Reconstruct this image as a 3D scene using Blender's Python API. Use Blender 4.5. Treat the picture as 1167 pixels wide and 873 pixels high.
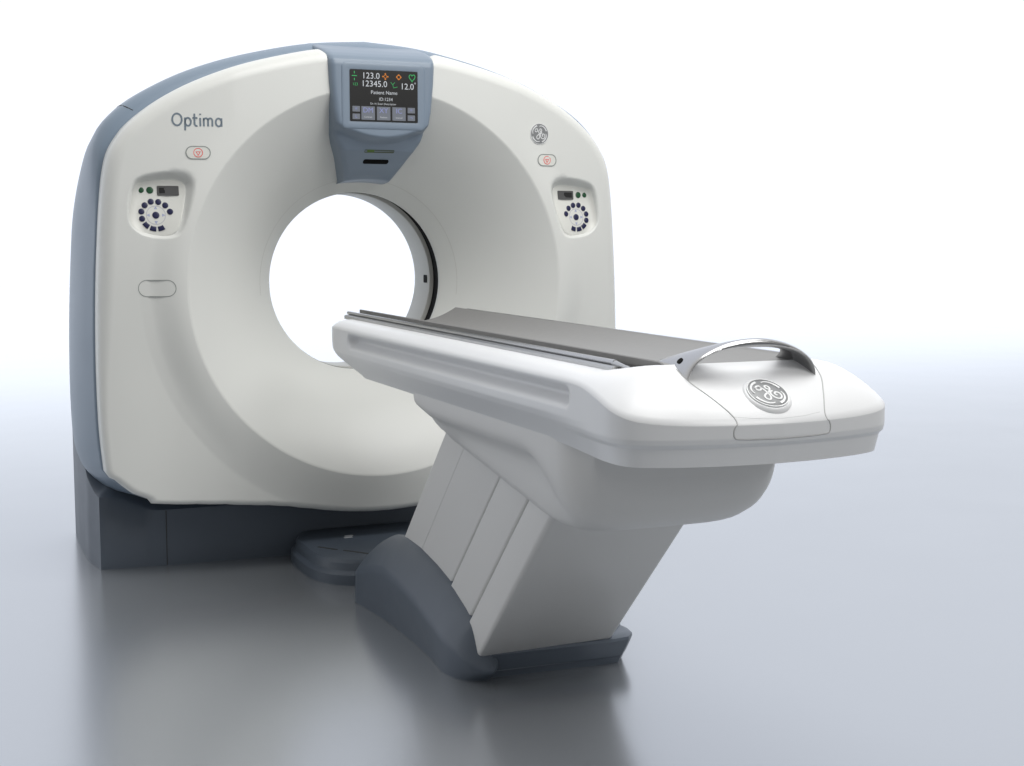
import bpy, bmesh, math
from math import sin, cos, pi, radians, sqrt, atan2, hypot
from mathutils import Vector
from mathutils.bvhtree import BVHTree

for o in list(bpy.data.objects): bpy.data.objects.remove(o, do_unlink=True)
S = bpy.context.scene
COL = S.collection

# ------------------------------------------------------------------ camera
cd = bpy.data.cameras.new('camera'); cam = bpy.data.objects.new('camera', cd); COL.objects.link(cam)
cam.location = (-1.6027, -5.42, 1.2575)
cam.rotation_euler = (pi/2 - .1066, 0, -.3975)
cd.sensor_width = 36; cd.lens = 1604.83/1167*36; cd.clip_start = .05; cd.clip_end = 400
S.camera = cam

# ------------------------------------------------------------------ world (white photo studio, dimmer behind the camera)
W = bpy.data.worlds.new('World'); S.world = W; W.use_nodes = True
nt = W.node_tree; nt.nodes.clear()
tc = nt.nodes.new('ShaderNodeTexCoord'); sp = nt.nodes.new('ShaderNodeSeparateXYZ')
m1 = nt.nodes.new('ShaderNodeMapRange'); m1.interpolation_type = 'SMOOTHSTEP'
m1.inputs['From Min'].default_value = -.35; m1.inputs['From Max'].default_value = .35
m1.inputs['To Min'].default_value = .32; m1.inputs['To Max'].default_value = 1.04
bg = nt.nodes.new('ShaderNodeBackground'); wo = nt.nodes.new('ShaderNodeOutputWorld')
bg.inputs['Color'].default_value = (1, 1, 1, 1)
nt.links.new(tc.outputs['Generated'], sp.inputs[0]); nt.links.new(sp.outputs['Y'], m1.inputs['Value'])
# the lit backdrop side of the studio is slightly cool, the side behind the camera neutral
m2 = nt.nodes.new('ShaderNodeMapRange'); m2.inputs['From Min'].default_value = .1; m2.inputs['From Max'].default_value = .7
mx = nt.nodes.new('ShaderNodeMix'); mx.data_type = 'RGBA'; mx.clamp_result = False
mx.inputs['A'].default_value = (1, .995, .97, 1); mx.inputs['B'].default_value = (1.0, 1.045, 1.14, 1)
nt.links.new(sp.outputs['Y'], m2.inputs['Value']); nt.links.new(m2.outputs[0], mx.inputs['Factor']); nt.links.new(mx.outputs['Result'], bg.inputs['Color'])
nt.links.new(m1.outputs[0], bg.inputs['Strength']); nt.links.new(bg.outputs[0], wo.inputs[0])

def area(name, loc, target, size, power, col=(1, 1, 1)):
    l = bpy.data.lights.new(name, 'AREA'); l.shape = 'RECTANGLE'; l.size, l.size_y = size; l.energy = power; l.color = col
    o = bpy.data.objects.new(name, l); COL.objects.link(o); o.location = loc
    o.rotation_euler = (Vector(target) - Vector(loc)).to_track_quat('-Z', 'Y').to_euler()
    return o
area('overhead_softbox', (.6, -2.6, 4.6), (0, -1.4, .8), (3.2, 2.6), 140, (1, 1, .99))
area('front_softbox', (1.8, -6.2, 4.2), (0, 0, 1.3), (2.4, 1.6), 85, (1, .995, .98))
w_ = area('backdrop_wash', (0, 19.5, 9), (0, 19.5, 0), (84, 29), 30000, (.96, 1, 1.06)); w_.data.spread = radians(80)

vs = S.view_settings; vs.view_transform = 'Standard'; vs.look = 'None'; vs.exposure = 0; vs.gamma = 1
S.render.engine = 'CYCLES'; S.cycles.max_bounces = 8

# ------------------------------------------------------------------ materials
def mat(name, col, rough=.4, metal=0, coat=0, noise=.0, nscale=40, emit=0, bump=0, spec=.5):
    m = bpy.data.materials.new(name); m.use_nodes = True; n = m.node_tree; b = n.nodes['Principled BSDF']
    b.inputs['Base Color'].default_value = (*col, 1); b.inputs['Roughness'].default_value = rough
    b.inputs['Metallic'].default_value = metal; b.inputs['Coat Weight'].default_value = coat
    b.inputs['Coat Roughness'].default_value = .15; b.inputs['Specular IOR Level'].default_value = spec
    if emit:
        b.inputs['Emission Color'].default_value = (*col, 1); b.inputs['Emission Strength'].default_value = emit
    if noise or bump:
        t = n.nodes.new('ShaderNodeTexCoord'); nz = n.nodes.new('ShaderNodeTexNoise'); nz.inputs['Scale'].default_value = nscale
        nz.inputs['Detail'].default_value = 4; n.links.new(t.outputs['Object'], nz.inputs['Vector'])
        if noise:
            mr = n.nodes.new('ShaderNodeMapRange'); mr.inputs['To Min'].default_value = rough-noise; mr.inputs['To Max'].default_value = rough+noise
            n.links.new(nz.outputs['Fac'], mr.inputs['Value']); n.links.new(mr.outputs[0], b.inputs['Roughness'])
        if bump:
            bp = n.nodes.new('ShaderNodeBump'); bp.inputs['Strength'].default_value = bump; bp.inputs['Distance'].default_value = .001
            n.links.new(nz.outputs['Fac'], bp.inputs['Height']); n.links.new(bp.outputs[0], b.inputs['Normal'])
    return m
M = dict(
    cover=mat('warm_white_plastic', (.71, .715, .688), .37, noise=.05, nscale=6),
    blue=mat('blue_grey_plastic', (.215, .272, .345), .40, noise=.05, nscale=6),
    bridge=mat('bridge_blue_plastic', (.20, .25, .315), .38, noise=.05, nscale=8),
    dark=mat('slate_plastic', (.085, .105, .135), .45, noise=.06, nscale=8),
    table=mat('cool_white_plastic', (.685, .69, .70), .31, noise=.05, nscale=6),
    column=mat('pedestal_grey_plastic', (.625, .622, .615), .45, noise=.05, nscale=6),
    pad=mat('grey_cradle_pad', (.195, .192, .187), .6, noise=.05, nscale=60),
    steel=mat('brushed_steel', (.41, .41, .415), .22, 1),
    rail=mat('rail_metal', (.42, .42, .42), .32, 1),
    seam=mat('seam_grey', (.40, .40, .40), .6),
    groove=mat('groove_dark', (.045, .045, .045), .6),
    black=mat('black_gap', (.003, .003, .003), .7, spec=.1),
    tunnel=mat('tunnel_plastic', (.50, .50, .47), .45),
    screen=mat('screen_black', (.012, .012, .012), .25),
    white_px=mat('screen_white', (.45, .47, .5), .5, emit=.28),
    green_px=mat('screen_green', (.02, .25, .07), .5, emit=.6),
    orange_px=mat('screen_orange', (.42, .13, .01), .5, emit=.45),
    tile_px=mat('screen_tile', (.10, .11, .13), .5, emit=.5),
    lilac_px=mat('screen_lilac', (.2, .22, .42), .5, emit=.35),
    letter=mat('lettering_grey', (.16, .20, .24), .5),
    plate=mat('keypad_plate', (.70, .70, .66), .4),
    navy=mat('navy_key', (.012, .014, .06), .35),
    green=mat('green_key', (.012, .075, .03), .35),
    lcd=mat('lcd_bezel', (.09, .09, .09), .3),
    lcd2=mat('lcd_glass', (.02, .02, .02), .15),
    pale=mat('pale_blue_mark', (.33, .37, .58), .5),
    faint=mat('dial_ring', (.50, .50, .54), .5),
    red=mat('stop_red', (.75, .13, .12), .5),
    pill=mat('pill_outline', (.27, .29, .28), .5),
    emblem=mat('emblem_grey', (.22, .225, .23), .35, .0),
    emblem_hi=mat('emblem_light', (.72, .725, .73), .35),
    lime=mat('lime_mark', (.09, .16, .03), .5),
    olive=mat('olive_mark', (.07, .09, .06), .5),
)
# polished studio floor
fm = bpy.data.materials.new('polished_floor'); fm.use_nodes = True; n = fm.node_tree; b = n.nodes['Principled BSDF']
b.inputs['Base Color'].default_value = (.42, .440, .468, 1); b.inputs['Metallic'].default_value = .68; b.inputs['Roughness'].default_value = .3
t = n.nodes.new('ShaderNodeTexCoord'); nz = n.nodes.new('ShaderNodeTexNoise'); nz.inputs['Scale'].default_value = 1.5; nz.inputs['Detail'].default_value = 5
mr = n.nodes.new('ShaderNodeMapRange'); mr.inputs['To Min'].default_value = .21; mr.inputs['To Max'].default_value = .27
n.links.new(t.outputs['Object'], nz.inputs['Vector']); n.links.new(nz.outputs['Fac'], mr.inputs['Value']); n.links.new(mr.outputs[0], b.inputs['Roughness'])
M['floor'] = fm

# ------------------------------------------------------------------ helpers
def link(name, me, m, parent=None, smooth=True, angle=35):
    me.materials.append(m)
    if smooth:
        me.shade_smooth(); me.set_sharp_from_angle(angle=radians(angle))
    o = bpy.data.objects.new(name, me); COL.objects.link(o)
    if parent: o.parent = parent
    return o
def mesh(name, vs_, fs, m, parent=None, smooth=True, angle=35, weld=True):
    me = bpy.data.meshes.new(name); me.from_pydata([tuple(v) for v in vs_], [], fs)
    bm = bmesh.new(); bm.from_mesh(me)
    if weld: bmesh.ops.remove_doubles(bm, verts=bm.verts, dist=1e-5)
    bmesh.ops.recalc_face_normals(bm, faces=bm.faces); bm.to_mesh(me); bm.free(); me.update()
    return link(name, me, m, parent, smooth, angle)
def empty(name, loc, label, cat):
    o = bpy.data.objects.new(name, None); COL.objects.link(o); o.location = loc; o['label'] = label; o['category'] = cat
    o.empty_display_size = .2
    return o
def smooth(a, b_, x):
    t_ = max(0, min(1, (x-a)/(b_-a))); return t_*t_*(3-2*t_)
def lerp(a, b_, t_): return a + (b_-a)*t_
def interp(tab, x):
    if x <= tab[0][0]: return tab[0][1]
    for (a, p), (c, q) in zip(tab, tab[1:]):
        if x <= c: return p + (q-p)*(x-a)/(c-a)
    return tab[-1][1]
def loft(rings, cap0=False, cap1=False, closed=True):
    vs_, fs = [], []; k = len(rings[0])
    for r in rings: vs_ += r
    for i in range(len(rings)-1):
        for j in range(k if closed else k-1):
            a, c = i*k+j, i*k+(j+1) % k
            fs.append((a, c, c+k, a+k))
    if cap0: fs.append(tuple(range(k))[::-1])
    if cap1: fs.append(tuple(range((len(rings)-1)*k, len(rings)*k)))
    return vs_, fs
def chaikin(p, n_=2, closed=True):
    for _ in range(n_):
        q = []; L = len(p)
        if not closed: q.append(p[0])
        for i in range(L if closed else L-1):
            a, c = p[i], p[(i+1) % L]
            q.append(tuple(.75*x+.25*y for x, y in zip(a, c))); q.append(tuple(.25*x+.75*y for x, y in zip(a, c)))
        if not closed: q.append(p[-1])
        p = q
    return p
def catmull(p, n_=8):
    out = []; P = [p[0]]+list(p)+[p[-1]]
    for i in range(1, len(P)-2):
        for k in range(n_):
            t_ = k/n_; out.append(tuple(.5*((2*b1)+(-a+c)*t_+(2*a-5*b1+4*c-d)*t_*t_+(-a+3*b1-3*c+d)*t_**3)
                                        for a, b1, c, d in zip(P[i-1], P[i], P[i+1], P[i+2])))
    out.append(tuple(p[-1])); return out
def resample(p, step, closed=True):
    q = list(p)+([p[0]] if closed else []); out = []; acc = 0
    for a, c in zip(q, q[1:]):
        L = sqrt(sum((x-y)**2 for x, y in zip(a, c)))
        while acc <= L and L > 0:
            t_ = acc/L; out.append(tuple(x+(y-x)*t_ for x, y in zip(a, c))); acc += step
        acc -= L
    return out
def tube(path, r, seg=10, closed=False, caps=True, sq=(1, 1)):
    path = [Vector(p) for p in path]; rings = []; L = len(path); up = None
    for i, p in enumerate(path):
        a = path[(i-1) % L] if closed or i > 0 else p; c = path[(i+1) % L] if closed or i < L-1 else p
        d = (c-a).normalized()
        if up is None: up = d.orthogonal().normalized()
        up = (up - d*up.dot(d)).normalized(); s = d.cross(up)
        rr = r(i/(L-1)) if callable(r) else r
        rings.append([tuple(p + up*cos(2*pi*k/seg)*rr*sq[0] + s*sin(2*pi*k/seg)*rr*sq[1]) for k in range(seg)])
    if closed: rings.append(rings[0])
    return loft(rings, caps and not closed, caps and not closed)
def rrect(cx, cz, hx, hz, r, k=6):
    out = []
    for i, (sx, sz) in enumerate(((1, 1), (-1, 1), (-1, -1), (1, -1))):
        for j in range(k+1):
            a = (i+j/k)*pi/2; out.append((cx+sx*(hx-r)+r*cos(a), cz+sz*(hz-r)+r*sin(a)))
    return out
def circ(cx, cz, r, k=24, a0=0): return [(cx+r*cos(a0+2*pi*i/k), cz+r*sin(a0+2*pi*i/k)) for i in range(k)]
def merge(parts):
    vs_, fs = [], []
    for v, f in parts:
        o = len(vs_); vs_ += list(v); fs += [tuple(i+o for i in q) for q in f]
    return vs_, fs
def slab(poly, front, back):
    """poly in (u,v); front/back: functions (u,v)->3D point"""
    k = len(poly)
    return loft([[front(*p) for p in poly], [back(*p) for p in poly]], True, True)
def ringslab(outer, inner, front, back):
    R = [[front(*p) for p in outer], [front(*p) for p in inner], [back(*p) for p in inner], [back(*p) for p in outer]]
    return loft(R+[R[0]])
def strokes(lines, w, front, back):
    """polylines in the (u,v) plane widened into slabs"""
    parts = []
    for ln in lines:
        L, R = [], []
        for i, p in enumerate(ln):
            a = ln[max(0, i-1)]; c = ln[min(len(ln)-1, i+1)]
            dx, dy = c[0]-a[0], c[1]-a[1]; q = hypot(dx, dy) or 1
            ww = w(i/(len(ln)-1)) if callable(w) else w
            nx, ny = -dy/q*ww/2, dx/q*ww/2
            L.append((p[0]+nx, p[1]+ny)); R.append((p[0]-nx, p[1]-ny))
        vs_, fs = [], []; k = len(ln)
        for A in (L, R): vs_ += [front(*p) for p in A]
        for A in (L, R): vs_ += [back(*p) for p in A]
        for i in range(k-1):
            fs += [(i, i+1, k+i+1, k+i), (2*k+i, 3*k+i, 3*k+i+1, 2*k+i+1), (i, 2*k+i, 2*k+i+1, i+1), (k+i, k+i+1, 3*k+i+1, 3*k+i)]
        fs += [(0, k, 3*k, 2*k), (k-1, 3*k-1, 4*k-1, 2*k-1)]
        parts.append((vs_, fs))
    return merge(parts)
def text2d(body, size, cx, cz, align='CENTER', weight=0, xs=1.0):
    c = bpy.data.curves.new('lettering', 'FONT'); c.body = body; c.size = size; c.align_x = align; c.align_y = 'CENTER'; c.offset = weight
    c.resolution_u = 3
    o = bpy.data.objects.new('lettering', c); COL.objects.link(o)
    bpy.context.view_layer.update()
    me = bpy.data.meshes.new_from_object(o.evaluated_get(bpy.context.evaluated_depsgraph_get()))
    v = [(p.co.x*xs+cx, p.co.y+cz) for p in me.vertices]; f = [tuple(q.vertices) for q in me.polygons]
    bpy.data.objects.remove(o); bpy.data.curves.remove(c); bpy.data.meshes.remove(me)
    return v, f
def letters(items, front):
    vs_, fs = [], []
    for it in items:
        v, f = text2d(*it[0], **it[1]); o = len(vs_)
        vs_ += [front(*p) for p in v]; fs += [tuple(i+o for i in q) for q in f]
    return vs_, fs

# ================================================================== floor
fl = mesh('studio_floor', [(-45, -40, 0), (45, -40, 0), (45, 30, 0), (-45, 30, 0)], [(0, 1, 2, 3)], M['floor'], smooth=False)
fl['kind'] = 'structure'

# ================================================================== GANTRY
gantry = empty('ct_scanner', (0, .3, 0), 'white scanner ring with a round bore, blue grey shell and display screen at the top', 'medical scanner')
def P(o):  # parent while keeping world coordinates
    o.parent = gantry; o.matrix_parent_inverse = gantry.matrix_world.inverted(); return o
bpy.context.view_layer.update()
ZB = 1.0642; R0 = .35; RA = .726; RB = .885
WHITE = [(0, 1.940), (.2, 1.928), (.38, 1.892), (.55, 1.843), (.72, 1.771), (.85, 1.688), (.94, 1.598), (.99, 1.475), (1.018, 1.17), (1.03, .85),
         (1.028, .57), (1.014, .385), (.992, .378), (.93, .322), (.872, .297), (.862, .280), (.80, .273), (.7, .268), (.60, .262), (.52, .254), (.44, .247), (.36, .237), (.27, .221), (.18, .206), (.09, .197), (0, .194)]
BLUE = [(0, 1.986), (.2, 1.970), (.38, 1.936), (.55, 1.891), (.705, 1.833), (.85, 1.756), (.94, 1.690), (1.0, 1.618), (1.04, 1.49), (1.070, 1.14), (1.085, .81),
        (1.085, .55), (1.072, .42), (1.03, .335), (.93, .27), (.7, .25), (.36, .23), (0, .2)]
def polar(tab, sm=True):
    pts = catmull(tab, 8) if sm else tab
    lst = []
    for x, z in pts: lst.append((atan2(z-ZB, x), hypot(x, z-ZB)))
    lst.sort()
    def f(a):   # a in [-pi,pi], symmetric in x
        if a > pi/2: a = pi-a
        if a < -pi/2: a = -pi-a
        return interp(lst, a)
    return f
RW, RBl = polar(WHITE, False), polar(BLUE)
_wcat = [p for p in WHITE[:12]]
RWs = polar(catmull(_wcat, 8)+WHITE[12:], False)

k_ = .000284
def podpt(x, y): return (-.822+(x-403)*k_, 1.318-(y-562)*k_)
POD_OUT = chaikin([podpt(*p) for p in [(85, 200), (200, 60), (620, -5), (800, 40), (885, 150), (860, 330), (730, 760), (600, 870), (260, 840), (70, 700), (50, 480)]], 3)
POD_PLATE = chaikin([podpt(*p) for p in [(150, 190), (240, 148), (640, 112), (745, 150), (785, 230), (690, 700), (580, 830), (300, 800), (110, 715), (75, 560)]], 2)
def sdist(poly, x, z):
    d = 1e9; ins = False; n_ = len(poly)
    for i in range(n_):
        (x1, z1), (x2, z2) = poly[i], poly[(i+1) % n_]
        ex, ez = x2-x1, z2-z1; t_ = max(0, min(1, ((x-x1)*ex+(z-z1)*ez)/(ex*ex+ez*ez+1e-12)))
        d = min(d, hypot(x-x1-ex*t_, z-z1-ez*t_))
        if (z1 > z) != (z2 > z) and x < (x2-x1)*(z-z1)/(z2-z1)+x1: ins = not ins
    return d if ins else -d
BR = [(2.02, .212), (1.915, .206), (1.80, .200), (1.70, .190), (1.62, .175), (1.59, .163), (1.54, .134), (1.455, .092)][::-1]
def FY(x, z, bridge=True):
    r = hypot(x, z-ZB)
    if r < RA:
        t_ = max(0, (r-R0)/(RA-R0)); y = -.357*(.62*t_+.38*(1-(1-t_)**2.2))
    else:
        low = 1-smooth(.72, 1.22, z)
        t_ = min(1, (r-RA)/(RB-RA))
        face = -.357+.085*max(0, x*x-.30)*smooth(0, .8, t_)
        y = face + low*.027*(1-.65*smooth(.75, .98, abs(x)))*(smooth(0, 1.0, t_)*.2+t_*.8)
        e = RWs(atan2(z-ZB, x))-r
        w_ = lerp(.026, .055, smooth(.45, 1.2, z))
        if e < w_: y += (w_+.005)*(1-sqrt(max(0, 1-(1-max(0, e)/w_)**2)))
    ax = -abs(x)
    if -.97 < ax < -.66 and 1.2 < z < 1.48:
        s = sdist(POD_OUT, ax, z)
        if s > 0:
            w2 = lerp(.014, .034, smooth(1.27, 1.43, z))
            y += (.014+.026*smooth(1.24, 1.45, z))*smooth(0, w2, s)
    if bridge and z > 1.44:
        hw = interp(BR, z)
        y += .07*(1-smooth(hw-.020, hw-.004, abs(x)))*smooth(1.47, 1.51, z)
    return y

# front cover: fine polar height field
th = []; a = -180.0
while a < 180:
    th.append(radians(a)); b_ = abs(a-90); b2 = min(abs(a-17), abs(a-163))
    a += .25 if b2 < 11 else (.35 if 8 < b_ < 20 else .9)
rings = []
for i in range(3): rings.append([(R0*cos(q)*1.0, [.012, .006, .001][i], ZB+R0*sin(q)) for q in th])
NF = 56
for i in range(NF+1):
    t_ = i/NF; r = R0+(RA-R0)*(t_**1.15)
    rings.append([(r*cos(q), FY(r*cos(q), ZB+r*sin(q)), ZB+r*sin(q)) for q in th])
NO = 84
for i in range(1, NO+1):
    row = []
    for q in th:
        Ro = RWs(q); s = i/NO; s = s if s < .8 else .8+.2*(1-(1-(s-.8)/.2)**1.7)
        r = RA+(Ro-RA)*s; r2 = r-.035*smooth(.6, 1, i/NO)*(1-smooth(.205, .262, abs(q-pi/2))); row.append((r2*cos(q), FY(r*cos(q), ZB+r*sin(q)), ZB+r2*sin(q)))
    rings.append(row)
last = rings[-1]
rings.append([(x, max(y+.01, -.20), z) for x, y, z in last])
rings.append([(x, -.176, z) for x, y, z in last])
rings.append([(x*.985, -.166, ZB+(z-ZB)*.985) for x, y, z in last])
v, f = loft(rings)
cover = P(mesh('front_cover', v, f, M['cover'], angle=50))

# thin lip seam round the bore
def front(off): return lambda x, z: (x, FY(x, z, False)-off, z)
def frontb(off): return lambda x, z: (x, FY(x, z)-off, z)
seg = [(.402*cos(radians(a)), ZB+.402*sin(radians(a))) for a in range(-8, 189, 3)]
v, f = strokes([seg], .0016, front(.0007), front(-.003))
P(mesh('bore_lip_seam', v, f, mat('lip_seam', (.62, .62, .59), .5), smooth=False))

# bore: dark gap + tunnel + rear flare
def ringtab(tab, k=160, name='', m=None, ang=40):
    v, f = loft([[(r*cos(2*pi*i/k), y, ZB+r*sin(2*pi*i/k)) for i in range(k)] for r, y in tab])
    return P(mesh(name, v, f, m, angle=ang))
ringtab([(.349, .010), (.366, .013), (.366, .128)], name='scan_window_gap', m=M['black'])
ringtab([(.37, .112), (.356, .114), (.351, .118), (.3495, .126), (.3495, .300), (.352, .31), (.38, .36), (.47, .52), (.60, .70)], name='bore_tunnel', m=M['tunnel'])
# small sensor window on the tunnel wall
def tun(u, w_, r=.3485):  # u along y, w_ along the circumference
    return (r*cos(w_/r), u, ZB+r*sin(w_/r))
v, f = slab(rrect(.165, .0, .021, .0165, .007), lambda u, w_: tun(u, w_, .3478), lambda u, w_: tun(u, w_, .352))
P(mesh('sensor_window', v, f, M['black'], smooth=False))

# blue grey side shell
k = 240; angs = [-pi+2*pi*i/k for i in range(k)]
def bl(y, s, fn=RBl, d=0): return [((fn(q)*s+d)*cos(q), y, ZB+(fn(q)*s+d)*sin(q)) for q in angs]
def shellr(q, y):
    z = ZB+RBl(q)*sin(q); up = smooth(1.25, 1.75, z)
    f_side = interp([(-.18, .12), (-.14, .30), (-.08, .55), (0, .82), (.08, .96), (.13, 1), (.7, 1)], y)
    f_top = interp([(-.18, .25), (-.165, .62), (-.14, .90), (-.10, 1.0), (.7, 1)], y)
    r = lerp(RWs(q), RBl(q), lerp(f_side, f_top, up))
    back_side = interp([(-.2, 1), (.15, 1), (.22, .998), (.32, .985), (.44, .96), (.56, .92), (.66, .86), (.70, .80)], y)
    back_top = interp([(-.2, 1), (-.10, 1), (-.03, .996), (.08, .985), (.22, .965), (.44, .93), (.56, .90), (.66, .85), (.70, .80)], y)
    return r*lerp(back_side, back_top, up)
rg = [bl(-.13, 1, RWs, -.04), bl(-.180, 1, RWs, -.012), bl(-.186, 1, RWs, -.002), bl(-.183, 1, RWs, .003)]
for y in (-.178, -.17, -.155, -.14, -.12, -.10, -.07, -.03, .02, .08, .15, .22, .32, .44, .56, .66, .70): rg.append([(shellr(q, y)*cos(q), y, ZB+shellr(q, y)*sin(q)) for q in angs])
rg.append([(.60*cos(q), .70, ZB+.60*sin(q)) for q in angs])
v, f = loft(rg)
shell = P(mesh('side_shell', v, f, M['blue'], angle=40))
# seam line across the shell, both shoulders
for s in (-1, 1):
    q = atan2(1.712-ZB, s*.905)
    path = []
    for y in (-.178, -.155, -.12, -.07, 0, .08, .15):
        qq = q + s*(-.02)*((y+.15)/.3); r = shellr(qq if qq <= pi else qq, y)+.0004; path.append((r*cos(qq), y, ZB+r*sin(qq)))
    v, f = tube(catmull(path, 4), .0016, 6)
    P(mesh('shell_seam', v, f, M['groove']))

# display bridge
def BY(u, z):
    y = interp([(1.44, -.165), (1.455, -.185), (1.50, -.245), (1.56, -.313), (1.60, -.336), (1.87, -.345), (1.90, -.338), (1.925, -.30), (1.945, -.22), (1.962, -.15), (1.972, -.10), (1.976, -.03)], z)
    arch = 1.580+.050*u*u      # bulging upper housing with an arched lower edge
    y2 = interp([(1.868, -.385), (1.884, -.380), (1.898, -.366), (1.912, -.340), (1.93, -.29), (1.946, -.22), (1.962, -.15), (1.972, -.10), (1.976, -.03)], z)
    return lerp(y, y2, smooth(arch, arch+.030, z))
rows = []
zz = [1.455+.004*i for i in range(0, 100)]+[1.855+.004*i for i in range(0, 31)]
def brow(z, flat=None):
    hw = interp(BR, z); row = [(-hw, .02 if flat is None else flat, z)]
    rr = .022
    for i in range(49):
        u = -1+2*i/48; u = (1-(1-abs(u))**1.35)*(1 if u > 0 else -1)
        ed = max(0, 1-(1-abs(u))*hw/rr)
        y = BY(u, z)+.030*(1-sqrt(max(0, 1-ed*ed)))
        if flat is not None: y = flat
        row.append((hw*u, y, z + (.007*(1-u*u) if z < 1.475 else 0)*(1-max(0, z-1.455)/.02)))
    row.append((hw, .02 if flat is None else flat, z)); return row
r0 = brow(1.455)
rows.append([(x, .02, z-.012) for x, y, z in r0])
rows.append([(x, y*.6, z-.009) for x, y, z in r0])
rows.append([(x*.985, y*.96+.004, z-.004) for x, y, z in r0])
for z in zz: rows.append(brow(z))
v, f = loft(rows, closed=False)
bridge = P(mesh('display_bridge', v, f, M['bridge'], angle=50))
def on(par, o):
    o.parent = par; o.matrix_parent_inverse = par.matrix_world.inverted(); return o
bpy.context.view_layer.update()
# frame around the screen
def lvl(y): return lambda x, z: (x, y, z)
out = rrect(0, 1.754, .158, .117, .018, 8); inn = rrect(0, 1.755, .1305, .0935, .005, 8)
R = [[(x, -.374, z) for x, z in rrect(0, 1.754, .165, .124, .022, 8)], [(x, -.385, z) for x, z in rrect(0, 1.754, .161, .120, .020, 8)],
     [(x, -.3868, z) for x, z in out], [(x, -.3875, z) for x, z in rrect(0, 1.754, .152, .111, .015, 8)],
     [(x, -.3873, z) for x, z in rrect(0, 1.755, .134, .097, .006, 8)], [(x, -.3868, z) for x, z in inn], [(x, -.382, z) for x, z in inn]]
v, f = loft(R); on(bridge, mesh('screen_frame', v, f, M['bridge'], angle=60))
v, f = slab(rrect(0, 1.755, .1302, .0932, .004), lvl(-.3885), lvl(-.380))
scr = P(mesh('display_screen', v, f, M['screen'], smooth=False))
sx = lambda u: -.129+.258*u
sz = lambda w_: 1.847-.184*w_
bpy.context.view_layer.update()
L1, L2, L3 = lvl(-.3891), lvl(-.3896), lvl(-.3900)
T = lambda s, size, u, w_, **k: ((s, size, sx(u), sz(w_)), k)
for nm, t_ in (('readout_digits', T('123.0', .031, .305, .115)), ('readout_digits', T('12345.0', .031, .355, .27)), ('readout_digits', T('12.0', .031, .845, .30)), ('degree_sign', T('°', .022, .965, .26)),
                ('patient_line', T('Patient Name', .0185, .50, .435)), ('id_line', T('ID:1234', .0165, .525, .565)), ('exam_line', T('Dr. H. Exam Description', .0098, .485, .655))):
    v, f = letters([t_], L1); on(scr, mesh(nm, v, f, M['white_px'], smooth=False))
LB = lvl(-.3887)
def icon(nm, geo, m): on(scr, mesh(nm, geo[0], geo[1], m, smooth=False))
icon('position_icon', merge([strokes([[(sx(.025), sz(.12)), (sx(.10), sz(.12))], [(sx(.063), sz(.03)), (sx(.063), sz(.075))], [(sx(.063), sz(.165)), (sx(.063), sz(.21))]], .003, L1, LB)]), M['green_px'])
hp = [(sx(.92)+.0115*sin(t_)**3, sz(.115)+.0009*(13*cos(t_)-5*cos(2*t_)-2*cos(3*t_)-cos(4*t_))) for t_ in [2*pi*i/30 for i in range(31)]]
icon('heart_icon', strokes([hp], .0026, L1, LB), M['green_px'])
icon('tilt_icon', strokes([[(sx(.60), sz(.22)), (sx(.63), sz(.27)), (sx(.66), sz(.22))], [(sx(.63), sz(.27)), (sx(.64), sz(.33)), (sx(.70), sz(.31))]], .002, L1, LB), M['green_px'])
icon('unit_mark', letters([T('123', .014, .075, .285)], L1), M['green_px'])
for u, rr in ((.52, .0095), (.72, .0078)):
    parts = [ringslab(circ(sx(u), sz(.115), .0085, 4 if rr > .009 else 12), circ(sx(u), sz(.115), .0058, 4 if rr > .009 else 12), L1, LB)]
    for q in range(4): parts.append(slab(circ(sx(u)+rr*cos(q*pi/2), sz(.115)+rr*sin(q*pi/2), .0036, 4), lvl(-.3892), LB))
    icon('status_icon', merge(parts), M['orange_px'])
tiles = [(.16, .36, .71, .975), (.39, .59, .71, .975), (.62, .82, .71, .975), (.03, .14, .71, .82), (.03, .14, .86, .97), (.85, .96, .71, .82), (.85, .96, .86, .97)]
for a, c, d, e in tiles:
    v, f = slab(rrect((sx(a)+sx(c))/2, (sz(d)+sz(e))/2, (sx(c)-sx(a))/2, (sz(d)-sz(e))/2, .0015, 2), L1, lvl(-.3887))
    on(scr, mesh('touch_key', v, f, M['tile_px'], smooth=False))
for t_ in (T('DM', .026, .26, .79), T('XY', .026, .49, .79), T('IC', .026, .72, .79), T('=', .018, .085, .765), T('L', .016, .085, .915), T('=', .018, .905, .765), T('¬', .018, .905, .915)):
    v, f = letters([t_], L2); on(scr, mesh('touch_key_letters', v, f, M['lilac_px'], smooth=False))
for t_ in (T('Contrast', .0085, .26, .92), T('Position', .0085, .49, .92), T('Interval', .0085, .72, .92)):
    v, f = letters([t_], L2); on(scr, mesh('touch_key_caption', v, f, M['white_px'], smooth=False))
# slot and coloured strip on the chin
bpy.context.view_layer.update()
def chin(off): return lambda x, z: (x, BY(x/interp(BR, z), z)-off, z)
v, f = slab(rrect(.002, 1.522, .050, .0078, .0076, 8), chin(.0012), chin(-.006)); on(bridge, mesh('breathing_light_slot', v, f, M['black'], smooth=False))
v, f = slab(rrect(.004, 1.5585, .058, .0055, .003, 4), chin(.0008), chin(-.004)); on(bridge, mesh('status_strip', v, f, M['olive'], smooth=False))
v, f = slab(rrect(-.030, 1.5595, .014, .0045, .003, 4), chin(.0014), chin(-.004)); on(bridge, mesh('status_light', v, f, M['lime'], smooth=False))

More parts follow.
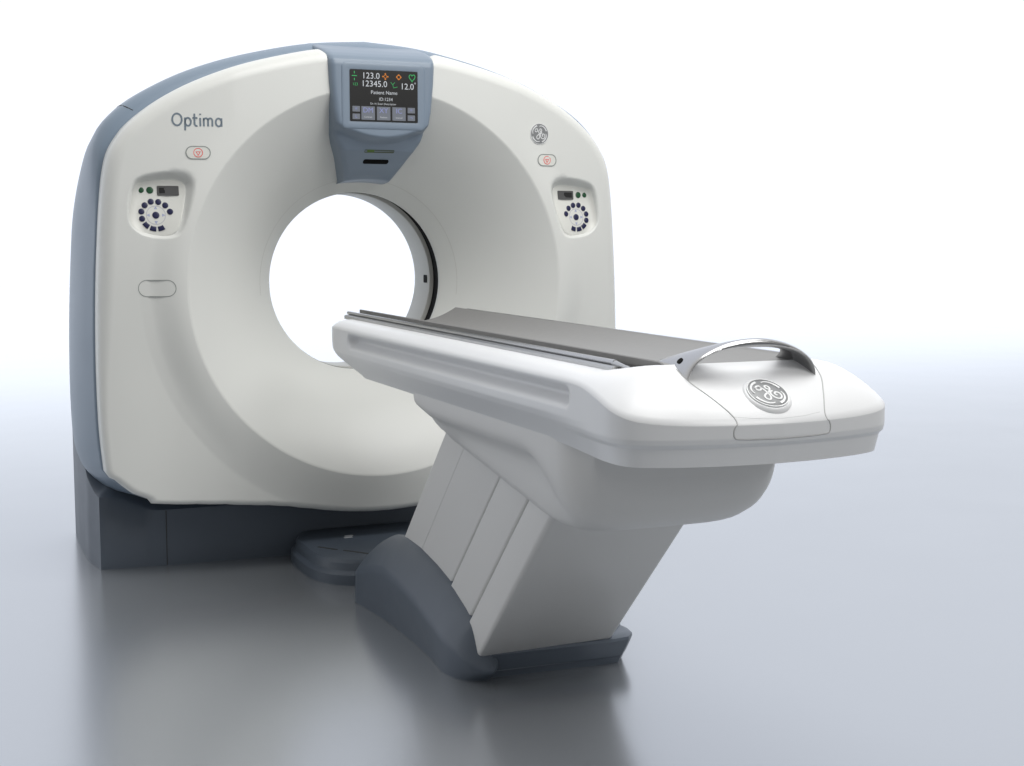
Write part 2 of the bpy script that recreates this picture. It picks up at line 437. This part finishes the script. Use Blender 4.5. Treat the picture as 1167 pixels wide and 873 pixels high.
# lettering on the left of the cover
def arc(cx, cz, rx, rz, a0, a1, k=20): return [(cx+rx*cos(radians(a0+(a1-a0)*i/k)), cz+rz*sin(radians(a0+(a1-a0)*i/k))) for i in range(k+1)]
u = .0445; bx, bz = -.762, 1.630    # cap height, baseline origin
xh = .66
LT = [[arc(.46, .5, .44, .46, 0, 360, 36)],
      [[(1.20, -.34), (1.20, xh)], arc(1.20+.27, xh/2, .27, xh/2-.02, 0, 360, 30)],
      [[(2.08, .98), (2.08, .22)]+arc(2.28, .22, .20, .20, 180, 290, 8), [(1.90, xh-.02), (2.36, xh-.02)]],
      [[(2.62, 0), (2.62, xh)], [(2.62, .88), (2.62, .99)]],
      [[(2.95, 0), (2.95, xh)], arc(3.15, .44, .20, .20, 180, 0, 12)+[(3.35, 0)], arc(3.55, .44, .20, .20, 180, 0, 12)+[(3.75, 0)]],
      [arc(4.34, xh/2, .27, xh/2-.02, 0, 360, 30), [(4.61, 0), (4.61, xh)]]]
xk = .172/4.68
def w2(p): return (bx+p[0]*xk, bz+p[1]*u)
for g in LT:
    v, f = strokes([[w2(p) for p in resample(l, .06, False)+[l[-1]]] for l in g], .0062, frontb(.0010), frontb(-.002))
    P(mesh('cover_letter', v, f, M['letter'], smooth=False))
# stop buttons
for s in (-1, 1):
    cx, cz = s*.676, 1.5375
    v, f = slab(rrect(cx, cz, .041, .0215, .0214, 10), frontb(.0012), frontb(-.004)); bt = P(mesh('stop_button', v, f, M['plate'], smooth=False))
    bpy.context.view_layer.update()
    v, f = ringslab(rrect(cx, cz, .043, .0235, .0234, 10), rrect(cx, cz, .0395, .020, .0199, 10), frontb(.0018), frontb(-.004)); on(bt, mesh('button_rim', v, f, M['pill'], smooth=False))
    tri = circ(cx, cz-.001, .0105, 3, -pi/2); tri2 = circ(cx, cz-.001, .0055, 3, -pi/2)
    v, f = merge([ringslab(circ(cx, cz, .0165), circ(cx, cz, .0138), frontb(.0019), frontb(-.002)), ringslab(tri, tri2, frontb(.0019), frontb(-.002))])
    on(bt, mesh('stop_symbol', v, f, M['red'], smooth=False))
# blank oval outline on the left
v, f = ringslab(rrect(-.828, 1.060, .0635, .0300, .0299, 12), rrect(-.828, 1.060, .0612, .0277, .0276, 12), frontb(.0008), frontb(-.003))
P(mesh('oval_seam', v, f, M['pill'], smooth=False))

# keypads
def keypad(s):
    mir = lambda poly: [(p[0]*(-s)*1.0 if s > 0 else p[0], p[1]) for p in poly]
    def pp(x, y):
        q = podpt(x, y); return (-q[0], q[1]) if s > 0 else q
    def blk(poly, off, bk=-.003): return slab(poly, frontb(off), frontb(bk))
    pl = [((-p[0], p[1]) if s > 0 else p) for p in POD_PLATE]
    cx, cz = sum(p[0] for p in pl)/len(pl), sum(p[1] for p in pl)/len(pl)
    # plate as concentric rings so it follows the recess floor
    rg = [[frontb(.0018)(cx+(x-cx)*t_, cz+(z-cz)*t_) for x, z in pl] for t_ in (.02, .25, .5, .75, .93, .985)]
    rg.append([frontb(.0004)(x, z) for x, z in pl]); rg.append([frontb(-.003)(x, z) for x, z in pl])
    v, f = loft(rg, cap0=True); root = P(mesh('control_keypad', v, f, M['plate'], angle=60)); bpy.context.view_layer.update()
    def add(name, geo, m, par=root): return on(par, mesh(name, geo[0], geo[1], m, angle=40))
    c0 = pp(403, 562)
    add('dial_ring', merge([ringslab(circ(*c0, .0335), circ(*c0, .0312), frontb(.0024), frontb(.001))]), M['faint'])
    marks = []
    for q in range(4):
        a = q*pi/2+pi/2; ctr = (c0[0]+.0245*cos(a), c0[1]+.0245*sin(a)); marks.append(ringslab(circ(*ctr, .0062, 3, a), circ(*ctr, .0022, 3, a), frontb(.0026), frontb(.001)))
    for g_ in marks: add('arrow_mark', g_, M['pale'])
    def key(poly, m, name='round_key'):
        c_ = (sum(p[0] for p in poly)/len(poly), sum(p[1] for p in poly)/len(poly))
        R = [[frontb(o_)(c_[0]+(x-c_[0])*t_, c_[1]+(z-c_[1])*t_) for x, z in poly] for t_, o_ in ((.35, .0052), (.8, .0050), (.95, .0042), (1, .0028), (1, .0))]
        add(name, loft(R, cap0=True), m)
    key(circ(*c0, .0123), M['navy'])
    for x, y in ((350, 395), (440, 398), (520, 440), (572, 518), (275, 440), (232, 517), (236, 606)): key(circ(*pp(x, y), .0106, 20), M['navy'])
    for ac in (226, 257, 289):
        pts = []
        for aa in (-13, -6, 0, 6, 13): pts.append((.0405, aa))
        for aa in (13, 6, 0, -6, -13): pts.append((.0575, aa*.92))
        poly = []
        for r, aa in pts:
            q = radians(ac+aa); dx = r*cos(q)*(-1 if s > 0 else 1); poly.append((c0[0]+dx, c0[1]+r*sin(q)))
        key(poly, M['navy'], 'sector_key')
    key(circ(*pp(240, 252), .0100, 20), M['green']); key(circ(*pp(345, 253), .0122, 20), M['green'])
    a = pp(430, 198); c = pp(690, 318); ctr = ((a[0]+c[0])/2, (a[1]+c[1])/2)
    lcd = add('keypad_display', blk(rrect(*ctr, abs(a[0]-c[0])/2, abs(a[1]-c[1])/2, .003, 4), .0045), M['lcd'])
    bpy.context.view_layer.update()
    a = pp(455, 222); c = pp(585, 290); add('display_glass', blk(rrect((a[0]+c[0])/2, (a[1]+c[1])/2, abs(a[0]-c[0])/2, abs(a[1]-c[1])/2, .002, 3), .0062), M['lcd2'])
    return root
keypad(-1); keypad(1)

# round monogram emblem: drawn in a unit disc, mapped on any surface
def emblem(place, unit, on_fn):
    """place(u,v,off)->3D"""
    F = lambda off: (lambda u, w_: place(u, w_, off))
    rg = [[place(r*cos(2*pi*i/48), r*sin(2*pi*i/48), o_) for i in range(48)] for r, o_ in ((.02, .075), (.5, .075), (.92, .06), (.985, .03), (1, -.04))]
    v, f = loft(rg, cap0=True); disc = on_fn(mesh('round_emblem', v, f, M['emblem'], angle=60)); bpy.context.view_layer.update()
    lines = []
    # script G and E with looped flourishes
    G = catmull([(-.50, .30), (-.40, .44), (-.24, .46), (-.20, .30), (-.32, .18), (-.46, .22), (-.48, .38)], 6)
    G2 = catmull([(-.24, .44), (-.10, .20), (-.02, -.05), (.00, -.30), (-.10, -.48), (-.26, -.46), (-.30, -.28), (-.18, -.12), (0, -.02), (.16, .14), (.24, .32), (.16, .46), (.04, .44), (.04, .30), (.16, .20)], 6)
    E_ = catmull([(.30, .10), (.16, .04), (.10, -.14), (.20, -.38), (.42, -.46), (.58, -.30), (.56, -.08), (.40, .0), (.30, -.12), (.38, -.24)], 6)
    v, f = strokes([G, G2, E_], .085, F(.095), F(.02)); on(disc, mesh('emblem_monogram', v, f, M['emblem_hi'], smooth=False))
    arcs = []
    for q in range(4):
        a0 = q*pi/2+.35
        ln = [((.80-.10*(max(0, (i/14-.55)/.45))**2)*cos(a0+1.25*i/14), (.80-.10*(max(0, (i/14-.55)/.45))**2)*sin(a0+1.25*i/14)) for i in range(15)]
        arcs.append(strokes([ln], lambda t_: .10*(1-.75*t_)+.03, F(.095), F(.03)))
    for v, f in arcs: on(disc, mesh('emblem_swirl', v, f, M['emblem_hi'], smooth=False))
    v, f = ringslab(circ(0, 0, .995, 48), circ(0, 0, .945, 48), F(.085), F(0)); on(disc, mesh('emblem_rim', v, f, M['emblem_hi'], smooth=False))
    return disc
emblem(lambda u, w_, off: (.642+.0405*u, FY(.642, 1.638)-.0405*off*.7+(FY(.642+.0405*u, 1.638+.0405*w_)-FY(.642, 1.638)), 1.638+.0405*w_), .04, P)

# plinth under the gantry
foot = [(-1.02, -.058), (-.78, -.082), (-.28, -.094), (.28, -.094), (.78, -.082), (1.02, -.058), (1.045, .10), (1.05, .40), (1.04, .66), (.9, .76), (-.9, .76), (-1.04, .66), (-1.05, .40), (-1.045, .10)]
def pz(x, y):
    z = lerp(.275, .215, smooth(1.0, .82, abs(x)) if y < .02 else 0)
    return z + .17*smooth(-.06, .35, y)
ft = []
for i, (a, c) in enumerate(zip(foot, foot[1:]+foot[:1])):
    for k in range(6): ft.append((lerp(a[0], c[0], k/6), lerp(a[1], c[1], k/6)))
rg = [[(x, y, 0) for x, y in ft], [(x, y, pz(x, y)) for x, y in ft], [(x*.988, .35+(y-.35)*.975, pz(x, y)+.008) for x, y in ft],
      [(x*.90, .35+(y-.35)*.72, pz(x, y)+.06) for x, y in ft], [(x*.88, .35+(y-.35)*.70, .40) for x, y in ft]]
v, f = loft(rg, False, True)
pl = P(mesh('plinth', v, f, M['dark'], angle=50)); bpy.context.view_layer.update()
for s in (-1, 1):
    v, f = tube([(s*.78, -.0825, .003), (s*.78, -.0825, .212)], .0016, 6); on(pl, mesh('plinth_seam', v, f, M['groove']))

# ================================================================== cable cover on the floor
pad = []
for i in range(64):
    a = 2*pi*i/64; e = .62
    pad.append((.0+.335*abs(cos(a))**e*(1 if cos(a) >= 0 else -1), -.34+.34*abs(sin(a))**e*(1 if sin(a) >= 0 else -1)))
prof = [(1, 0), (1, .036), (.985, .044), (.955, .05), (.95, .056), (.945, .075), (.92, .088), (.86, .094), (.4, .099), (.02, .10)]
rg = [[(x*s, -.34+(y+.34)*s, z) for x, y in pad] for s, z in prof]
v, f = loft(rg, False, True)
pbv = BVHTree.FromPolygons([Vector(p) for p in v], f)
cc = mesh('cable_cover', v, f, M['dark'], angle=30)
cc['label'] = 'low rounded slate cover on the floor between the scanner and the table pedestal'; cc['category'] = 'cable cover'
bpy.context.view_layer.update()
def padtop(off): return lambda x, y: (x, y, pbv.ray_cast(Vector((x, y, 1)), Vector((0, 0, -1)))[0].z+off)
for ln in ([(-.278+.0085*i, -.40-.013*i) for i in range(7)], [(-.208+.010*i, -.50-.012*i) for i in range(8)]):
    v, f = strokes([ln], .010, padtop(.0012), padtop(-.004)); on(cc, mesh('cover_slot', v, f, M['groove'], smooth=False))
mw = mat('marking_white', (.5, .52, .54), .5)
for ln in ([(-.150, -.305), (-.118, -.305)], [(-.140, -.280), (-.108, -.280)]):
    v, f = strokes([ln], .014, padtop(.0016), padtop(-.002)); on(cc, mesh('cover_marking', v, f, mw, smooth=False))

# ================================================================== PATIENT TABLE
table = empty('patient_table', (0, -1.4, 0), 'white patient table with grey cradle, arched metal handle and slanted pedestal', 'scanner table')
bpy.context.view_layer.update()
def Q(o): o.parent = table; o.matrix_parent_inverse = table.matrix_world.inverted(); return o
# body outline
near = catmull([(-.325, -2.60), (-.328, -2.74), (-.333, -2.84), (-.328, -2.91), (-.298, -2.958), (-.222, -2.992), (-.11, -3.015), (0, -3.023)], 8)
left = [(-.265, -.745), (-.295, -.751), (-.315, -.768), (-.325, -.82)]
half = [(0, -.745)]+left+near
outl = half+[(-x, y) for x, y in half[::-1][1:-1]]
outl = resample(outl, .0085)
def zs(y): return lerp(.938, .872, smooth(-2.66, -3.03, y)**1.7)
def nrm(i):
    a = outl[i-1]; c = outl[(i+1) % len(outl)]; dx, dy = c[0]-a[0], c[1]-a[1]; L = hypot(dx, dy) or 1
    nx, ny = dy/L, -dx/L
    if nx*outl[i][0]+ny*(outl[i][1]+1.9) > 0: nx, ny = -nx, -ny
    return nx, ny
N = [nrm(i) for i in range(len(outl))]
def yfar(z): return interp([(.787, -1.01), (.80, -.96), (.82, -.87), (.845, -.785), (.87, -.752), (.9, -.745)], z)
def side_pt(i, w_):   # w_ 0 bottom .. 1 shoulder
    x, y = outl[i]; z0 = .787; z = lerp(z0, zs(y), w_)
    inset = interp([(.787, .040), (.80, .034), (.845, .006), (.86, 0), (1, 0)], z) if y > -2.8 else interp([(.787, .034), (.83, .020), (.842, .004), (.85, 0), (1, 0)], z)
    if -2.8 <= y < -2.5: pass
    t_ = smooth(-2.5, -2.85, y)
    i1 = interp([(.787, .040), (.80, .034), (.845, .006), (.86, 0), (1, 0)], z); i2 = interp([(.787, .020), (.826, .011), (.834, .003), (.845, 0), (1, 0)], z)
    inset = lerp(i1, i2, t_)
    if abs(x) > .3:
        dy = abs(y+1.845)-.855+.027; dz = abs(z-.9045)-.0285+.027
        sd = hypot(max(dy, 0), max(dz, 0))+min(max(dy, dz), 0)-.027
        inset += .032*smooth(0, .0285, -sd)*lerp(.75, 1.15, smooth(.88, .93, z))
    X, Y = x+N[i][0]*inset, y+N[i][1]*inset
    if Y > -1.4: Y = -1.4+(Y+1.4)*(yfar(z)+1.4)/(.655)
    return (X, Y, z)
rg = []
for j in range(49): rg.append([side_pt(i, j/48) for i in range(len(outl))])
for j in range(1, 15):
    row = []
    for i, (x, y) in enumerate(outl):
        qx = max(-.186, min(.186, x)); qy = max(-2.853, min(-.80, y))
        t_ = (j/14)**1.0; X, Y = lerp(x, qx, t_), lerp(y, qy, t_); d = hypot(X-x, Y-y)
        L = lerp(.06, .185, smooth(-2.68, -2.95, y)); zt = lerp(.962, .983, smooth(-2.70, -2.86, y))
        p = lerp(2.6, 1.75, smooth(-2.68, -2.95, y))
        L = min(L, max(.02, hypot(qx-x, qy-y))); tt = min(1, d/L); fs = 1-(1-tt)**2.6; ff = .24*(1-(1-tt)**5)+.76*(tt*.8+.2*smooth(0, 1, tt)); z = zs(y)+(zt-zs(y))*lerp(fs, ff, smooth(-2.70, -2.95, y))
        if y > -.77 and abs(x) < .21: z = min(z, .922)
        row.append((X, Y, z))
    rg.append(row)
rg.append([(x*1.0, y, .918) for x, y, z in rg[-1]])
v, f = loft(rg, True, True)
body = Q(mesh('table_body', v, f, M['table'], angle=58)); bpy.context.view_layer.update()
bvh = BVHTree.FromPolygons([Vector(p) for p in v], f)
def top_at(x, y):
    h = bvh.ray_cast(Vector((x, y, 1.5)), Vector((0, 0, -1))); return h[0], h[1]
def nearest(p): h = bvh.find_nearest(Vector(p)); return h[0], h[1]
# removable nose panel seam
def onbody(pts, lift): return [tuple(nearest(p)[0]+nearest(p)[1].normalized()*lift) for p in pts]
right = [(.155, -2.76, .97), (.168, -2.84, .97), (.162, -2.91, .955), (.138, -2.955, .925), (.112, -3.00, .893), (.109, -3.02, .88), (.117, -3.02, .862), (.114, -3.02, .846), (.095, -3.02, .8425), (.05, -3.02, .842), (0, -3.02, .842)]
full = [(-x+.006, y, z) for x, y, z in right]+[(x+.006, y, z) for x, y, z in right[::-1][1:]]
path = resample(catmull([(p[0], p[1], p[2]) for p in full], 6), .006, False)
v, f = tube(onbody(path, -.0003), .0016, 6); on(body, mesh('nose_panel_seam', v, f, M['seam']))
v, f = tube(onbody(resample([(-.11, -3.00, .888), (-.06, -3.008, .882), (0, -3.012, .879), (.06, -3.008, .882), (.11, -3.00, .888)], .008, False), -.0008), .0011, 6)
on(body, mesh('nose_panel_crease', v, f, mat('crease_pale', (.52, .525, .53), .5)))

# emblem on the nose slope
c0, n0 = top_at(0.0, -2.962)
e1 = Vector((1, 0, 0)); e2 = n0.cross(e1).normalized(); e2 = e2 if e2.z > 0 else -e2; nn_ = e1.cross(e2); nn_ = nn_ if nn_.z > 0 else -nn_
rE = .0455
c1 = c0+nn_*.0015
def eplace(u, w_, off): return tuple(c1+e1*(u*rE)+e2*(w_*rE)+nn_*(off*rE))
emblem(eplace, rE, Q)
rg = [[eplace(r*cos(2*pi*i/48), r*sin(2*pi*i/48), o_) for i in range(48)] for r, o_ in ((.96, .0), (1.04, .03), (1.10, .0), (1.2, -.10), (1.3, -.3))]
v, f = loft(rg); on(body, mesh('emblem_collar', v, f, M['table'], angle=60))

# rails
for s in (-1, 1):
    v, f = loft([[(s*x, y, z) for x, z in ((-.243, .958), (-.243, .969), (-.238, .972), (-.203, .972), (-.199, .969), (-.199, .958))] for y in (-.672, -2.735)], True, True)
    rl = Q(mesh('side_rail', v, f, M['rail'], angle=30)); bpy.context.view_layer.update()
    v, f = tube([(s*-.223, -.655, .9775), (s*-.223, -2.71, .9775)], .0062, 12); on(rl, mesh('rail_bar', v, f, M['steel']))
    v, f = tube([(s*-.223, -2.705, .976), (s*-.222, -2.735, .973), (s*-.219, -2.775, .968)], lambda t_: .007-.003*t_, 12); on(rl, mesh('rail_end_clip', v, f, M['rail']))
# cradle
rg = []
ys = [-.65, -.655, -.67]+[-.7-.1*i for i in range(22)]+[-2.83, -2.845, -2.85]
for y in ys:
    dep = lerp(.046, .012, smooth(-.9, -2.85, y)); hw = .181; hi = .9885
    if y < -2.82: hi -= .006*((-2.82-y)/.03)**2
    row = []
    for i in range(33):
        u = -1+2*i/32; row.append((hw*.965*u, y, hi-.002-dep*(1-abs(u)**2.4)))
    row += [(hw*.985, y, hi), (hw, y, hi-.002), (hw, y, hi-.012)]
    for i in range(17):
        u = 1-2*i/16; row.append((hw*.97*u, y, min(hi-.022, hi-.014-(dep+.004)*(1-abs(u)**2.4))))
    row += [(-hw, y, hi-.012), (-hw, y, hi-.002), (-hw*.985, y, hi)]
    rg.append(row)
v, f = loft(rg, True, True); Q(mesh('cradle', v, f, M['pad'], angle=45))
# handle: one arched blade, wide at its feet, slim at the top
rg = []
for i in range(65):
    a = pi*i/64; c = -cos(a); x = .156*c*(1-.02*sin(a)); zc = .946+.082*sin(a)**.80
    s = sin(a); wid = .105*(1-s)**1.15+.0125; yn = -2.920+.012*(1-s); yc = yn+wid; tk = .0095
    nx, nz = c, .5*s+.0001; L = hypot(nx, nz); nx, nz = nx/L, nz/L
    if s < .2: nz_ = nz
    row = []
    for k in range(20):
        q = 2*pi*k/20; w_ = cos(q)*wid; t_ = sin(q)*tk
        # far edge of the blade leans outwards and stays low at the feet
        lean = (w_/wid+1)/2*(1-s)**1.2
        row.append((x+nx*t_+c*.012*lean, yc+w_, zc+nz*t_-.0*lean))
    rg.append(row)
v, f = loft(rg, True, True); hbv = BVHTree.FromPolygons([Vector(p) for p in v], f); hd = Q(mesh('arched_handle', v, f, M['steel'], angle=50)); bpy.context.view_layer.update()
for s in (-1, 1):
    hh = hbv.find_nearest(Vector((s*.148, -2.862, .990))); ctr = hh[0]
    v, f = tube([ctr-hh[1]*.004, ctr+hh[1]*.0014], .0075, 16); on(hd, mesh('handle_button', v, f, M['black']))

# bracket below the body
rg = []
ys = [-1.485, -1.49, -1.50, -1.52, -1.55, -1.59, -1.64]+[-1.7-.05*i for i in range(15)]+[-2.45, -2.50, -2.54, -2.57, -2.595, -2.615, -2.63, -2.64, -2.645]
for y in ys:
    zb = interp([(-2.645, .70), (-2.64, .665), (-2.62, .625), (-2.59, .592), (-2.55, .568), (-2.50, .556), (-2.42, .558), (-1.64, .670), (-1.59, .686), (-1.55, .703), (-1.52, .722), (-1.50, .742), (-1.49, .760), (-1.485, .785)], y)
    fr = smooth(-2.34, -2.56, y)
    nose = 1-smooth(-2.66, -2.48, y)
    hw = .288 - .05*nose**3 - .02*(1-smooth(-1.485, -1.56, y))*0
    if y > -1.56: hw = .288-.03*(1-(-1.485-y)/.075)**2
    row = []
    A = [(hw, .80), (hw, .775), (hw-.001, .758), (hw-.006, .744), (hw-.018, .731), (hw-.036, .720), (hw-.048, .706), (hw-.052, .690), (hw-.054, lerp(.69, zb+.03, .5)), (hw-.056, zb+.030), (hw-.062, zb+.012), (hw-.078, zb+.002), (.12, zb), (.05, zb), (0, zb)]
    H = .80-zb
    B = []
    for i in range(15):
        q = i/14*pi/2; B.append((hw*(cos(q)**.42), .80-H*(sin(q)**.62)))
    lo = zb+.03
    for (ax, az), (bx, bz) in zip(A, B):
        kz = min(1, (.80-zb)/.135); az = .80-(.80-az)*kz if az > .68 else az
        row.append((lerp(ax, bx, fr), y, max(zb, lerp(min(az, .80), bz, fr))))
    full = row+[(-x, y_, z) for x, y_, z in row[::-1][1:]]
    rg.append(full)
v, f = loft(rg, True, True, closed=True)
Q(mesh('support_bracket', v, f, M['column'], angle=50))

# leaning telescopic column: slabs in c = y+z
def slabcol(name, c0_, c1_, hw, z0, z1, bev, m):
    # cross-section in (x, c), swept along the 45 degree lean
    rg = []
    sec = []
    for (sx_, sc) in ((1, 1), (-1, 1), (-1, -1), (1, -1)): pass
    r = bev
    base = [(x, c) for x, c in rrect(0, (c0_+c1_)/2, hw, abs(c1_-c0_)/2, r, 5)]
    for z in (z0, z1): rg.append([(x, c-z, z) for x, c in base])
    v, f = loft(rg, True, True); return Q(mesh(name, v, f, m, angle=50))
slabcol('column_rear_section', -.875, -1.370, .192, .03, .70, .014, M['column'])
slabcol('column_middle_section', -1.378, -1.601, .199, .03, .66, .016, M['column'])
slabcol('column_front_section', -1.609, -1.778, .207, .03, .64, .020, M['column'])
for c_ in (-1.06,):
    for s in (-1, 1):
        v, f = tube([(s*.192, c_-.2, .2), (s*.192, c_-.66, .66)], .0010, 6); Q(mesh('column_ridge', v, f, M['column']))

# pedestal base: two fenders and a front bar
BB = [(-.17, -.80), (.19, -.80), (.20, -1.68), (.262, -1.70), (.288, -1.74), (.294, -1.79), (.286, -1.835), (.258, -1.868), (.21, -1.876), (.0, -1.868), (-.17, -1.862)]
bsh = lambda z, dy, dx=0: [(x-(dx if x > .2 else 0), y+(dy if y < -1.69 else 0), z) for x, y in BB]
bs = Q(mesh('pedestal_base', *loft([bsh(0, .046, .012), bsh(.022, .036, .008), bsh(.026, .030, .008), bsh(.060, .012, .002), bsh(.080, .001), bsh(.088, .003), bsh(.092, .012, .008)], False, True), M['dark'], angle=25))
bpy.context.view_layer.update()
F_floor = [(.245, -.80), (.286, -.86), (.276, -.98), (.262, -1.17), (.260, -1.42), (.268, -1.60), (.278, -1.71), (.260, -1.785), (.218, -1.826), (.178, -1.826), (.155, -1.74), (.155, -1.30), (.155, -.90), (.185, -.80)]
F_top = [(.245, -.80), (.284, -.86), (.290, -.96), (.288, -1.17), (.285, -1.42), (.286, -1.62), (.284, -1.74), (.262, -1.825), (.222, -1.872), (.178, -1.876), (.155, -1.78), (.155, -1.30), (.155, -.90), (.185, -.80)]
def cclosed(p, n_=8):
    L = len(p); out = []
    for i in range(L):
        a, b1, c, d = p[i-1], p[i], p[(i+1) % L], p[(i+2) % L]
        for k in range(n_):
            t_ = k/n_; out.append(tuple(.5*((2*y)+(-x+z)*t_+(2*x-5*y+4*z-w_)*t_*t_+(-x+3*y-3*z+w_)*t_**3) for x, y, z, w_ in zip(a, b1, c, d)))
    return out
def fender(s):
    A, B = cclosed(F_floor), cclosed(F_top); rg = []
    T = lambda y: interp([(-1.875, .118), (-1.856, .130), (-1.83, .148), (-1.80, .166), (-1.74, .192), (-1.634, .228), (-1.483, .259), (-1.321, .281), (-1.18, .286), (-1.05, .264), (-.95, .228), (-.88, .190), (-.83, .150), (-.79, .11)], y)
    Dr = lambda y: lerp(.075, .10, smooth(-1.87, -1.6, y))*(1-.35*smooth(-1.0, -.8, y))
    for h in (0, .1, .3, .6, .85, 1.0):
        row = []
        for a, b1 in zip(A, B):
            t_ = smooth(0, .9, h)*.6+.4*h
            x, y = lerp(a[0], b1[0], t_), lerp(a[1], b1[1], t_)
            row.append((s*x+.015, y, (T(b1[1])-Dr(b1[1]))*h))
        rg.append(row)
    for k in range(1, 13):
        q = k/12*pi/2; t_ = 1-cos(q); row = []
        t_ = (k/12)**1.15
        for b1 in B:
            qx, qy = .192, max(-1.80, min(-.90, b1[1]))
            x, y = lerp(b1[0], qx, t_), lerp(b1[1], qy, t_)
            u_ = 1-(1-t_)**1.9
            row.append((s*x+.015, y, T(lerp(b1[1], y, u_))-Dr(b1[1])*(1-u_)))
        rg.append(row)
    if s > 0: rg = [[(x, y+.040*smooth(-1.55, -1.82, y), z) for x, y, z in r] for r in rg]   # sits behind the front bar
    v, f = loft(rg, False, True); return Q(mesh('base_fender', v, f, M['dark'], angle=60))
fender(-1); fender(1)
v, f = tube([(-.17, -1.8325, .0245), (.21, -1.8405, .0245), (.25, -1.832, .0245)], .0012, 6); on(bs, mesh('base_seam', v, f, mat('base_seam_grey', (.14, .16, .19), .5)))
